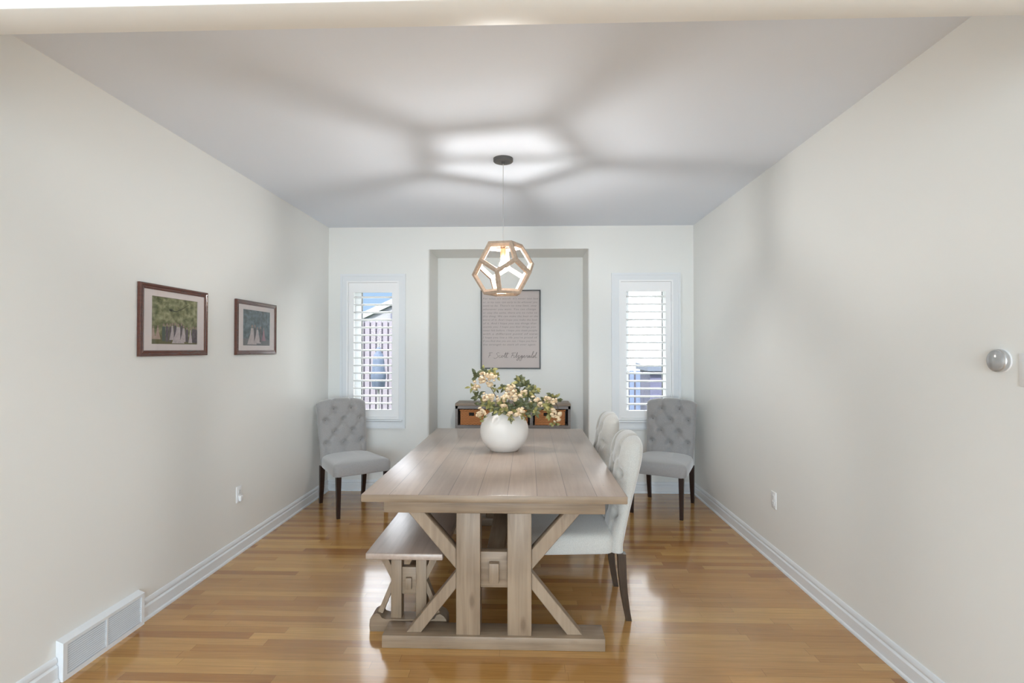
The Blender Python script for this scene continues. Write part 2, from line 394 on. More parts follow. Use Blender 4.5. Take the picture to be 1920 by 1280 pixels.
# ------------------------------------------------------------------ windows with plantation shutters
def window(n, cx, gx0, gx1, cas, hinge_side):
    root = bpy.data.objects.new('window_%d' % n, None); COL.objects.link(root); root.location = (cx, YB, 0); tag(root, kind='structure')
    O = (cx, YB, 0)
    z0, z1 = 0.648, 2.25
    # stepped casing on the wall
    m = MB(O)
    for (o_, i_, t) in ((cas, cas-0.022, 0.026), (cas-0.022, HH-0.004, 0.018)):
        zo0, zo1 = z0+(cas-o_), z1-(cas-o_); zi0, zi1 = z0+(cas-i_), z1-(cas-i_)
        m.box(cx-o_, cx-i_, YB-t, YB, zo0, zo1); m.box(cx+i_, cx+o_, YB-t, YB, zo0, zo1)
        m.box(cx-i_, cx+i_, YB-t, YB, zi1, zo1); m.box(cx-i_, cx+i_, YB-t, YB, zo0, zi0)
    m.build('casing', TRIM, root)
    m = MB(O); m.box(cx-cas+0.03, cx+cas-0.03, YB-0.036, YB-0.018, 0.722, 0.740, bev=0.004); m.build('window_sill', TRIM, root, 40)
    # shutter frame inside the opening
    m = MB(O); f = 0.018
    m.box(cx-HH, cx-HH+f, YB-0.024, YB+0.03, HZ0, HZ1); m.box(cx+HH-f, cx+HH, YB-0.024, YB+0.03, HZ0, HZ1)
    m.box(cx-HH+f, cx+HH-f, YB-0.024, YB+0.03, HZ1-f, HZ1); m.box(cx-HH+f, cx+HH-f, YB-0.024, YB+0.03, HZ0, HZ0+f)
    m.build('shutter_frame', SHUT, root)
    # panel: stiles and rails
    ph, oh = HH-f-0.002, 0.2
    pz0, pz1, oz0, oz1 = HZ0+f+0.002, HZ1-f-0.002, 0.842, 2.058
    m = MB(O)
    m.box(cx-ph, cx-oh, YB-0.014, YB+0.014, pz0, pz1); m.box(cx+oh, cx+ph, YB-0.014, YB+0.014, pz0, pz1)
    m.box(cx-oh, cx+oh, YB-0.014, YB+0.014, pz0, oz0); m.box(cx-oh, cx+oh, YB-0.014, YB+0.014, oz1, pz1)
    pan = m.build('shutter_panel', SHUT, root)
    lv = None
    for k in range(15):
        z = 2.010-k*0.0790
        if lv is None:
            m = MB((cx, YB, z))
            prof = [(YB+0.042*math.cos(a)+0.012, z+0.0095*math.sin(a)) for a in [2*PI*i/20 for i in range(20)]]
            m.prism(prof, 0, cx-oh+0.002, cx+oh-0.002); lv = m.build('louver', SHUT, pan, 50); o = lv
        else:
            o = lv.copy(); COL.objects.link(o); o.parent = pan
        o.location = (0, 0, z)
    for z in (1.99, 1.47, 1.00):
        m = MB(O); hx = cx+hinge_side*(HH-f-0.001)
        m.lathe([(0.0045, z-0.035), (0.0045, z+0.035)], (hx, YB-0.026, 0), 10); m.box(hx-0.010, hx+0.010, YB-0.0245, YB-0.022, z-0.035, z+0.035)
        m.build('hinge', PLAST, root, 40)
    # glazed sash
    m = MB(O); y0, y1 = YB+0.10, YB+0.15
    m.box(cx-HH, gx0, y0, y1, HZ0, HZ1); m.box(gx1, cx+HH, y0, y1, HZ0, HZ1)
    m.box(gx0, gx1, y0, y1, HZ0, 0.80); m.box(gx0, gx1, y0, y1, 2.085, HZ1)
    sash = m.build('sash', SHUT, root)
    m = MB(O); g = 0.006
    m.box(gx0, gx0+g, y0+0.012, y1-0.01, 0.80, 2.085); m.box(gx1-g, gx1, y0+0.012, y1-0.01, 0.80, 2.085)
    m.box(gx0+g, gx1-g, y0+0.012, y1-0.01, 2.085-g, 2.085); m.box(gx0+g, gx1-g, y0+0.012, y1-0.01, 0.80, 0.80+g)
    m.build('gasket', SLOT, sash)
    m = MB(O); m.box(gx0+g, gx1-g, YB+0.124, YB+0.128, 0.80+g, 2.085-g); m.build('pane', GLASS, root)
window(1, W1C, -1.772, -1.440, 0.341, -1)
window(2, W2C, 1.050, 1.408, 0.350, 1)

# ------------------------------------------------------------------ floor return grille on the left wall
o = thing('air_return_grille', 'white slatted return air grille at floor level on the left wall', 'vent', (XL, 2.51, 0))
m = MB(o.location); y0, y1, zt, x1 = 2.265, 2.755, 0.178, XL+0.034
m.prism([(XL, 0), (x1, 0), (x1, 0.022), (XL, 0.022)], 1, y0+0.022, y1-0.022)
m.prism([(XL, zt-0.020), (x1, zt-0.024), (x1, zt-0.010), (XL, zt+0.004)], 1, y0+0.022, y1-0.022)
m.box(XL, x1-0.001, 2.505, 2.515, 0.022, zt-0.020)
for a, b in ((y0, y0+0.022), (y1-0.022, y1)): m.prism([(XL, 0), (x1, 0), (x1, zt-0.010), (XL, zt+0.004)], 1, a, b)
m.build('grille_frame', TRIM, o)
m = MB(o.location)
for k in range(13):
    z = 0.030+k*0.0102
    for a, b in ((y0+0.022, 2.505), (2.515, y1-0.022)):
        m.prism([(XL+0.024, z), (XL+0.031, z-0.004), (XL+0.033, z-0.003), (XL+0.026, z+0.001)], 1, a, b)
m.build('slats', TRIM, o)
m = MB(o.location); m.box(XL+0.004, XL+0.022, y0+0.022, y1-0.022, 0.022, zt-0.020); m.build('mesh_backing', mat('grille_grey', (0.45, 0.46, 0.48), 0.7), o)

# ------------------------------------------------------------------ outlets, thermostat, switch
def outlet(label, wall, y, z, sgn):
    o = thing('wall_outlet', label, 'outlet', (wall, y, z))
    def bx(m, u0, u1, a, b, c, d, **k):
        x0, x1 = sorted((wall+sgn*u0, wall+sgn*u1)); m.box(x0, x1, y+a, y+b, z+c, z+d, **k)
    m = MB(o.location); bx(m, 0, 0.006, -0.035, 0.035, -0.057, 0.057, bev=0.002); m.build('cover_plate', PLAST, o, 40)
    for dz in (0.021, -0.021):
        m = MB(o.location); bx(m, 0.006, 0.0085, -0.016, 0.016, dz-0.014, dz+0.014, bev=0.0012)
        r = m.build('receptacle', PLAST, o, 40)
        m = MB(o.location)
        for a in (-0.007, 0.006): bx(m, 0.0085, 0.0088, a, a+0.0018, dz-0.001, dz+0.008)
        bx(m, 0.0085, 0.0088, -0.002, 0.002, dz-0.010, dz-0.006); m.build('slots', SLOT, r)
    return o
ol = outlet('white wall outlet with a small plug-in device low on the left wall', XL, 3.72, 0.425, 1)
m = MB((XL, 3.72, 0.425)); m.box(XL+0.0088, XL+0.026, 3.704, 3.738, 0.376, 0.414, bev=0.005, seg=3)
tag(m.build('plug_in_adapter', PLAST, None, 40), 'small white plug-in adapter in the left wall outlet', 'plug adapter')
outlet('white duplex wall outlet low on the right wall', XR, 3.67, 0.43, -1)

o = thing('thermostat', 'round silver dome thermostat on the right wall near the frame edge', 'thermostat', (XR, 1.925, 1.428))
m = MB(o.location); m.lathe([(0.0425, 0), (0.0425, -0.003), (0.041, -0.004)], (XR, 1.925, 1.428), 48, 'X'); m.build('mounting_plate', PLAST, o, 40)
m = MB(o.location); m.lathe([(0.0400, -0.004), (0.0412, -0.007), (0.0412, -0.016), (0.0400, -0.020), (0.0375, -0.022)], (XR, 1.925, 1.428), 48, 'X'); m.build('dial_ring', STAT, o, 40)
m = MB(o.location); m.lathe([(0.0378, -0.0215), (0.0350, -0.0245), (0.0290, -0.0275), (0.021, -0.0300), (0.011, -0.0315), (0.001, -0.0320)], (XR, 1.925, 1.428), 48, 'X'); m.build('glass_face', STATF, o, 60)
o = thing('light_switch', 'white light switch plate beside the round thermostat', 'light switch', (XR, 1.80, 1.398))
m = MB(o.location); m.box(XR-0.006, XR, 1.745, 1.853, 1.341, 1.455, bev=0.002); m.build('cover_plate', PLAST, o, 40)
for y in (1.776, 1.822):
    m = MB(o.location); m.box(XR-0.010, XR-0.006, y-0.0165, y+0.0165, 1.365, 1.431, bev=0.0015); m.build('rocker', PLAST, o, 40)

# ------------------------------------------------------------------ pendant lamp
PX, PY, PZ, A = -0.165, 3.47, 2.000, 0.152
lampo = thing('pendant_lamp', 'open dodecahedron wooden pendant lamp hanging over the dining table', 'pendant light', (PX, PY, ZC))
m = MB(lampo.location); m.lathe([(0.066, 0.0), (0.066, -0.018), (0.062, -0.022), (0.012, -0.023), (0.010, -0.034), (0.004, -0.036)], (PX, PY, ZC), 40)
m.build('ceiling_canopy', METAL, lampo, 40)
m = MB(lampo.location); m.tube([(PX, PY, ZC-0.034), (PX, PY, 2.145)], 0.0022, 8); m.build('cord', CORD, lampo, 60)
def dodeca(a, c, az0):
    r1, r2, h1, h2 = 0.85065*a, 1.37638*a, 1.11352*a, 0.26287*a
    P = []
    for r, z, off in ((r1, -h1, 0), (r2, -h2, 0), (r2, h2, 36), (r1, h1, 36)):
        for k in range(5):
            t = math.radians(-90+az0+off+72*k); P.append(Vector(c)+Vector((r*math.cos(t), r*math.sin(t), z)))
    F = [[0, 1, 2, 3, 4], [15, 16, 17, 18, 19]]
    for k in range(5):
        j = (k+1) % 5
        F.append([k, j, 5+j, 10+k, 5+k]); F.append([15+k, 15+(k-1) % 5, 10+(k-1) % 5, 5+k, 10+k])
    return P, F
P, F = dodeca(A, (PX, PY, PZ), -9)
C0 = Vector((PX, PY, PZ))
m = MB(lampo.location)
kin = 0.905
for f in F:
    cen = sum((P[i] for i in f), Vector())/5
    ap = (((P[f[0]]+P[f[1]])/2)-cen).length
    ins = 1-0.0165/ap
    O_ = [P[i] for i in f]; I_ = [cen+(p-cen)*ins for p in O_]
    O2 = [C0+(p-C0)*kin for p in O_]
    cen2 = C0+(cen-C0)*kin; ap2 = ap*kin; ins2 = 1-0.0165/ap2
    I2 = [cen2+(p-cen2)*ins2 for p in O2]
    for i in range(5):
        j = (i+1) % 5
        m.quad([O_[i], O_[j], I_[j], I_[i]]); m.quad([O2[j], O2[i], I2[i], I2[j]]); m.quad([I_[i], I_[j], I2[j], I2[i]])
bmesh.ops.remove_doubles(m.bm, verts=m.bm.verts, dist=1e-5)
m.build('lamp_frame', LAMPW, lampo)
m = MB(lampo.location); zt = PZ+1.11352*A
m.box(PX-0.095, PX+0.095, PY-0.011, PY+0.011, zt-0.020, zt-0.006); m.lathe([(0.02, zt-0.024), (0.02, zt-0.003)], (PX, PY, 0), 24)
m.build('crossbar', LAMPW, lampo, 40)
m = MB(lampo.location); m.lathe([(0.004, 2.150), (0.010, 2.145), (0.017, 2.138), (0.0185, 2.120), (0.0185, 2.078), (0.016, 2.074)], (PX, PY, 0), 28); m.build('socket', BRASS, lampo, 40)
m = MB(lampo.location); pr = [(0.011, 2.076), (0.013, 2.066), (0.0155, 2.056)]+[(0.027*math.cos(math.radians(a)), 2.028+0.027*math.sin(math.radians(a))) for a in range(48, -91, -12)]
m.lathe(pr, (PX, PY, 0), 28); m.build('bulb', BULB, lampo, 60)

# ------------------------------------------------------------------ dining table
def table_top_material():
    mt = wood('washed_oak_table_top', (0.36, 0.27, 0.215), (0.46, 0.36, 0.29), 1, rough=0.30, coat=0.45, knots=False)
    nt = mt.node_tree; b = nt.nodes['Principled BSDF']; L = nt.links
    src = b.inputs['Base Color'].links[0].from_socket
    t = nt.nodes.new('ShaderNodeTexCoord'); s = nt.nodes.new('ShaderNodeSeparateXYZ'); L.new(t.outputs['Object'], s.inputs[0])
    q = M(nt, 'DIVIDE', M(nt, 'ADD', s.outputs['X'], 0.635), 0.1411)
    fx = M(nt, 'FRACT', q)
    seam = M(nt, 'LESS_THAN', fx, 0.020)
    leaf = M(nt, 'COMPARE', s.outputs['Y'], 0.02, 0.0016)
    sm = M(nt, 'MAXIMUM', seam, leaf)
    wn_ = nt.nodes.new('ShaderNodeTexWhiteNoise'); wn_.noise_dimensions = '2D'
    cv = nt.nodes.new('ShaderNodeCombineXYZ'); L.new(M(nt, 'FLOOR', q), cv.inputs[0]); L.new(M(nt, 'GREATER_THAN', s.outputs['Y'], 0.02), cv.inputs[1]); L.new(cv.outputs[0], wn_.inputs['Vector'])
    k = M(nt, 'MULTIPLY', M(nt, 'MULTIPLY_ADD', wn_.outputs['Value'], 0.22, 0.89), M(nt, 'MULTIPLY_ADD', sm, -0.55, 1.0))
    vm = nt.nodes.new('ShaderNodeVectorMath'); vm.operation = 'SCALE'; L.new(src, vm.inputs[0]); L.new(k, vm.inputs['Scale'])
    # small worm holes and nicks
    vo = nt.nodes.new('ShaderNodeTexVoronoi'); vo.inputs['Scale'].default_value = 9; L.new(t.outputs['Object'], vo.inputs['Vector'])
    kk = M(nt, 'LESS_THAN', vo.outputs['Distance'], 0.035)
    mx = nt.nodes.new('ShaderNodeMix'); mx.data_type = 'RGBA'; L.new(M(nt, 'MULTIPLY', kk, 0.5), mx.inputs['Factor']); L.new(vm.outputs[0], mx.inputs['A']); mx.inputs['B'].default_value = (0.09, 0.06, 0.045, 1)
    L.new(mx.outputs['Result'], b.inputs['Base Color'])
    return mt
TTOP = table_top_material()
TX0, TX1, TY0, TY1, TH = -0.800, 0.470, 2.487, 4.580, 0.775
tcx, tcy = -0.170, 3.53
tab = thing('dining_table', 'washed oak trestle dining table with a long plank top and braced ends', 'dining table', (tcx, tcy, 0))
m = MB(tab.location); m.box(TX0, TX1, TY0, TY1, TH-0.038, TH, bev=0.005)
m.bm.normal_update()
for f in m.bm.faces:
    if f.normal.z < 0.5: f.material_index = 1
m.build('tabletop', [TTOP, WOODX], tab, 40)
for sx in (-1, 1):
    m = MB(tab.location); m.box(tcx+sx*0.47-0.014, tcx+sx*0.47+0.014, 2.72, 4.40, TH-0.105, TH-0.038); m.build('side_apron', WOODY, tab)
def trestle(y0, sg):
    def Yr(a, b): return (y0+sg*a, y0+sg*b) if sg > 0 else (y0+sg*b, y0+sg*a)
    def bx(name, x0, x1, a, b, z0, z1, mt, bev=0.004):
        mm = MB(tab.location); ya, yb = Yr(a, b); mm.box(x0, x1, ya, yb, z0, z1, bev=bev); return mm.build(name, mt, tab, 40)
    bx('trestle_beam', tcx-0.545, tcx+0.548, 0, 0.11, 0.660, TH-0.038, WOODX)
    bx('foot', tcx-0.550, tcx+0.545, -0.010, 0.125, 0, 0.062, WOODX)
    for cx in (-0.2955, -0.0425): bx('post', cx-0.0595, cx+0.0595, 0.004, 0.100, 0.062, 0.660, WOODZ)
    # K braces
    for sx in (-1, 1):
        for lo in (0, 1):
            mm = MB(tab.location)
            def P_(u, z): return (tcx+sx*u, z)
            if lo: poly = [P_(0.186, 0.368), P_(0.186, 0.283), P_(0.362, 0.062), P_(0.437, 0.062)]
            else: poly = [P_(0.186, 0.376), P_(0.186, 0.478), P_(0.348, 0.660), P_(0.430, 0.660)]
            if sx < 0: poly = poly[::-1]
            ya, yb = Yr(0.020, 0.078); mm.prism(poly, 1, ya, yb)
            bmesh.ops.bevel(mm.bm, geom=list(mm.bm.edges), offset=0.003, segments=1, affect='EDGES')
            mm.build('brace', WOODZ, tab, 40)
    bx('cross_block', tcx-0.0680, tcx+0.0680, 0.030, 0.085, 0.285, 0.462, WOODX)
    bx('tenon', tcx-0.022, tcx+0.026, -0.004, 0.030, 0.318, 0.416, WOODZ, 0.003)
trestle(2.580, 1)
trestle(4.485, -1)
m = MB(tab.location); m.box(tcx-0.045, tcx+0.045, 2.665, 4.400, 0.305, 0.430, bev=0.004); m.build('stretcher', WOODY, tab, 40)

# ------------------------------------------------------------------ bench
bcx, by0, by1 = -0.624, 2.625, 4.34
ben = thing('bench', 'washed oak trestle bench tucked under the left side of the dining table', 'bench', (bcx, (by0+by1)/2, 0))
m = MB(ben.location); m.box(bcx-0.196, bcx+0.196, by0, by1, 0.408, 0.441, bev=0.006, seg=3); m.build('bench_seat', BTOP, ben, 40)
def bench_end(y0, sg):
    def Yr(a, b): return (y0+sg*a, y0+sg*b) if sg > 0 else (y0+sg*b, y0+sg*a)
    ya, yb = Yr(0.0, 0.085)
    mm = MB(ben.location)
    half = [(0.200, 0.0), (0.203, 0.030), (0.200, 0.062), (0.188, 0.082), (0.165, 0.095), (0.148, 0.088), (0.138, 0.070), (0.118, 0.064)]
    poly = [(bcx+x, z) for x, z in half]+[(bcx-x, z) for x, z in half[::-1]]
    mm.prism(poly, 1, ya, yb); mm.build('foot', WOODX, ben, 50)
    ya, yb = Yr(0.012, 0.070)
    for cx in (-0.0655, 0.0655):
        mm = MB(ben.location); mm.box(bcx+cx-0.028, bcx+cx+0.028, ya, yb, 0.064, 0.408, bev=0.003); mm.build('post', WOODZ, ben, 40)
    y2, y3 = Yr(0.020, 0.062)
    for sx in (-1, 1):
        for poly in ([(0.094, 0.262), (0.094, 0.330), (0.112, 0.372), (0.130, 0.408), (0.168, 0.408)], [(0.094, 0.256), (0.094, 0.195), (0.138, 0.085), (0.165, 0.088)]):
            mm = MB(ben.location); pp = [(bcx+sx*x, z) for x, z in poly]; mm.prism(pp if sx > 0 else pp[::-1], 1, y2, y3); mm.build('brace', WOODZ, ben, 40)
    y2, y3 = Yr(0.024, 0.060); mm = MB(ben.location); mm.box(bcx-0.0375, bcx+0.0375, y2, y3, 0.185, 0.325, bev=0.002); mm.build('cross_block', WOODX, ben, 40)
    y2, y3 = Yr(0.004, 0.024); mm = MB(ben.location); mm.box(bcx-0.015, bcx+0.015, y2, y3, 0.215, 0.275, bev=0.002); mm.build('tenon', WOODZ, ben, 40)
bench_end(2.720, 1)
bench_end(4.245, -1)
m = MB(ben.location); m.box(bcx-0.030, bcx+0.030, 2.780, 4.185, 0.195, 0.285, bev=0.003); m.build('stretcher', WOODY, ben, 40)

# ------------------------------------------------------------------ tufted chairs (front faces local -Y)
BUT = [(-0.085, 0.885), (0.085, 0.885), (-0.168, 0.780), (0, 0.780), (0.168, 0.780), (-0.085, 0.673), (0.085, 0.673), (-0.168, 0.566), (0, 0.566), (0.168, 0.566)]
SEGS = []
for i, a in enumerate(BUT):
    for b in BUT[i+1:]:
        if abs(abs(a[0]-b[0])-0.084) < 0.004 and abs(abs(a[1]-b[1])-0.107) < 0.004: SEGS.append((a, b))
for x in (-0.085, 0.085): SEGS.append(((x, 0.885), (x, 1.0)))
for z in (0.780, 0.566):
    for s_ in (-1, 1): SEGS.append(((s_*0.168, z), (s_*0.25, z+0.004)))
for x in (-0.168, 0, 0.168): SEGS.append(((x, 0.566), (x, 0.47)))
def tuft(x, z):
    d = 0.0
    for bx_, bz in BUT:
        r2 = (x-bx_)**2+(z-bz)**2
        d = max(d, 0.046*math.exp(-r2/0.029**2))
    f = 0.0
    for (ax, az), (cx_, cz) in SEGS:
        vx, vz = cx_-ax, cz-az; t = max(0, min(1, ((x-ax)*vx+(z-az)*vz)/(vx*vx+vz*vz)))
        r2 = (x-ax-t*vx)**2+(z-az-t*vz)**2
        f = max(f, (0.020 if (ax == cx_ and az > 0.8) else 0.010)*math.exp(-r2/0.017**2))
    return max(d, f)
def backy(z): # centre line of the back
    return 0.235+0.19*max(0, z-0.40)
def hw(z): return 0.222+0.020*min(1, max(0, (z-0.36)/0.6))
def make_chair():
    root = thing('tufted_chair', '', 'chair')
    # back
    m = MB(); nu, nv = 72, 84; zb = 0.362
    def pt(iu, iv, front):
        su = -1+2*iu/nu; u = math.sin(su*PI/2)*0.5+su*0.5; u = max(-1, min(1, u))
        sv = iv/nv; v = 1-(1-sv)**1.35
        ztop = 0.990-0.034*u*u-0.02*abs(u)**10-0.008*max(math.exp(-((abs(u)-0.36)/0.07)**2), 0)
        z = zb+(ztop-zb)*v; x = u*hw(z)
        e = (max(0, 1-abs(u)**9)**0.45)*(max(0, 1-v**16)**0.42)
        th = 0.036+0.016*min(1, max(0, (z-0.55)/0.3))
        yc = backy(z)
        if front:
            bul = 0.026*(1-abs(u)**4)
            y = yc-(th+bul-tuft(x, z)*(1 if z > 0.45 else 0))*e
        else: y = yc+(th-0.004-0.012*max(math.exp(-((x-0.085)/0.016)**2), math.exp(-((x+0.085)/0.016)**2))*max(0, (z-0.93)/0.06))*e
        return (x, y, z)
    for fr in (True, False):
        g = [[m.bm.verts.new(pt(i, j, fr)) for i in range(nu+1)] for j in range(nv+1)]
        for j in range(nv):
            for i in range(nu):
                m.bm.faces.new((g[j][i], g[j][i+1], g[j+1][i+1], g[j+1][i]))
        if fr: g0 = g
        else:
            for i in range(nu): m.bm.faces.new((g0[0][i], g0[0][i+1], g[0][i+1], g[0][i]))
    bmesh.ops.remove_doubles(m.bm, verts=m.bm.verts, dist=1e-5)
    back = m.build('backrest', FAB, root, 75)
    for bx_, bz in BUT:
        m = MB(); y = backy(bz)-(0.036+0.016*min(1, max(0, (bz-0.55)/0.3))+0.026*(1-abs(bx_/hw(bz))**4)-0.046)
        m.ball((bx_, y+0.003, bz), 0.0105, 2, scale=(1, 0.5, 1)); m.build('button', BTN, back, 60)
    # seat
    m = MB(); n = 8
    def ring(hx0, hx1, y0, y1, z, r):
        pts = []
        for (cx, cy, a0) in ((hx0-r, y0+r, -90), (hx1-r, y1-r, 0), (-hx1+r, y1-r, 90), (-hx0+r, y0+r, 180)):
            for i in range(n+1):
                a = math.radians(a0+90*i/n); pts.append((cx+r*math.cos(a), cy+r*math.sin(a), z))
        return pts
    rr = []
    for ins, z in ((0.010, 0.360), (0.003, 0.364), (0.0, 0.372), (0.0, 0.425), (0.002, 0.440), (0.008, 0.454), (0.018, 0.464), (0.035, 0.4705), (0.07, 0.476), (0.12, 0.4795), (0.17, 0.481)):
        rr.append(ring(0.262-ins, 0.232-ins, -0.315+ins, 0.212-min(ins, 0.02), z, max(0.05-ins*0.2, 0.01)))
    m.rings(rr); m.build('seat', FAB, root, 40)
    # legs
    for sx in (-1, 1):
        m = MB()
        def sq(c, h): return [(c[0]-h, c[1]-h, c[2]), (c[0]+h, c[1]-h, c[2]), (c[0]+h, c[1]+h, c[2]), (c[0]-h, c[1]+h, c[2])]
        m.rings([sq((sx*0.217, -0.282, 0.0), 0.0135), sq((sx*0.217, -0.281, 0.362), 0.021)]); m.build('leg', LEGD, root, 30)
        m = MB()
        path = [(0.290, 0.0, 0.0150), (0.277, 0.07, 0.0165), (0.265, 0.15, 0.0185), (0.257, 0.24, 0.0205), (0.252, 0.362, 0.022)]
        m.rings([sq((sx*0.205, y, z), h) for y, z, h in path]); m.build('leg', LEGD, root, 30)
    return root
def place(o, loc, rz, label, group):
    o.location = loc; o.rotation_euler = (0, 0, rz); o['label'] = label; o['group'] = group
c1 = make_chair()
G = 'tufted upholstered dining chairs'
def yaw(dx, dy): return math.atan2(dy, dx)+PI/2      # local -Y points at (dx,dy)
c2 = copy_tree(c1)
def corner(front_leg, rear_leg, side):
    f, r = Vector(front_leg), Vector(rear_leg); d = (f-r).normalized(); mid = (f+r)/2
    rt = Vector((-d.y, d.x))*side      # towards the chair's middle
    c = mid+rt*0.211
    return (c.x, c.y, 0), yaw(d.x, d.y)
p, a = corner((-1.636, 4.500), (-1.984, 4.955), 1)
place(c1, p, a, 'grey tufted chair angled in the left corner beside the left window', G)
p, a = corner((1.313, 4.560), (1.576, 5.062), -1)
place(c2, p, a, 'grey tufted chair angled in the right corner beside the right window', G)
SW = {FAB: FAB2, LEGD: LEGB}
c3 = copy_tree(c1, None, SW); place(c3, (0.255, 3.083, 0), -PI/2, 'pale tufted chair pushed up to the table, nearer of the two on its right side', G)
c4 = copy_tree(c1, None, SW); place(c4, (0.292, 4.03, 0), -PI/2, 'pale tufted chair pushed up to the table, farther of the two on its right side', G)

# ------------------------------------------------------------------ vase
VX, VY = -0.163, 3.60
m = MB((VX, VY, TH))
prof = [(0.002, 0.004), (0.080, 0.004), (0.086, 0.0), (0.094, 0.002)]
for k in range(1, 24):
    t = k/24*PI; r = 0.0
    a = -PI/2+0.60+(PI/2-0.60+0.98)*k/23
    prof.append((0.166*math.cos(a)**0.92 if math.cos(a) > 0 else 0, 0.135+0.152*math.sin(a)))
prof += [(0.087, 0.268), (0.083, 0.270), (0.080, 0.264)]
for k in range(0, 16):
    a = 0.95-(PI/2+0.95-0.4)*k/15
    prof.append((0.158*math.cos(a), 0.133+0.143*math.sin(a)))
prof.append((0.002, 0.012))
prof = [(max(r, 0.002), h) for r, h in prof]
m.lathe([(r, TH+h) for r, h in prof], (VX, VY, 0), 64)
tag(m.build('vase', VASE, None, 50), 'round white ceramic vase standing on the dining table', 'vase')

# ------------------------------------------------------------------ flower arrangement
fl = thing('flower_arrangement', 'cream blossoms with green leafy sprays standing in the round white vase', 'flowers', (VX, VY, TH+0.03))
rnd = random.Random(11)
def W(px, py, y=VY): # point over the table at depth y
    k = y/980.0; return Vector(((px-990)*k*1.0, y, 1.47-(py-654)*k))
def leafmesh(m, base, d, L, wd, mi):
    d = d.normalized(); side = d.cross(Vector((rnd.uniform(-.4, .4), -1, rnd.uniform(-.2, .9)))).normalized(); up = side.cross(d)
    row = []
    for t, ww in ((0, 0.05), (0.18, 0.6), (0.42, 1.0), (0.7, 0.72), (1.0, 0.03)):
        c = base+d*L*t-up*(-0.10*L*math.sin(PI*t))-Vector((0, 0, 0.12*L*t*t))
        row.append((m.bm.verts.new(c-side*wd*ww-up*0.12*wd*ww), m.bm.verts.new(c+up*0.16*wd), m.bm.verts.new(c+side*wd*ww-up*0.12*wd*ww)))
    for a_, b_ in zip(row, row[1:]):
        for i in range(2): m.bm.faces.new((a_[i], a_[i+1], b_[i+1], b_[i])).material_index = mi
def blossom(m, c, r, n):
    for k in range(n):
        v = Vector((rnd.gauss(0, 1), rnd.gauss(0, 1), rnd.gauss(0, .8))).normalized()*r*rnd.uniform(0.35, 1.0)
        p = c+v; q = v.normalized().to_track_quat('Z', 'Y').to_matrix().to_4x4()
        pr_ = rnd.uniform(0.011, 0.0175)
        bmesh.ops.create_icosphere(m.bm, subdivisions=1, radius=pr_, matrix=Matrix.Translation(p) @ q @ Matrix.Diagonal((1.15, 0.8, 0.55, 1)))
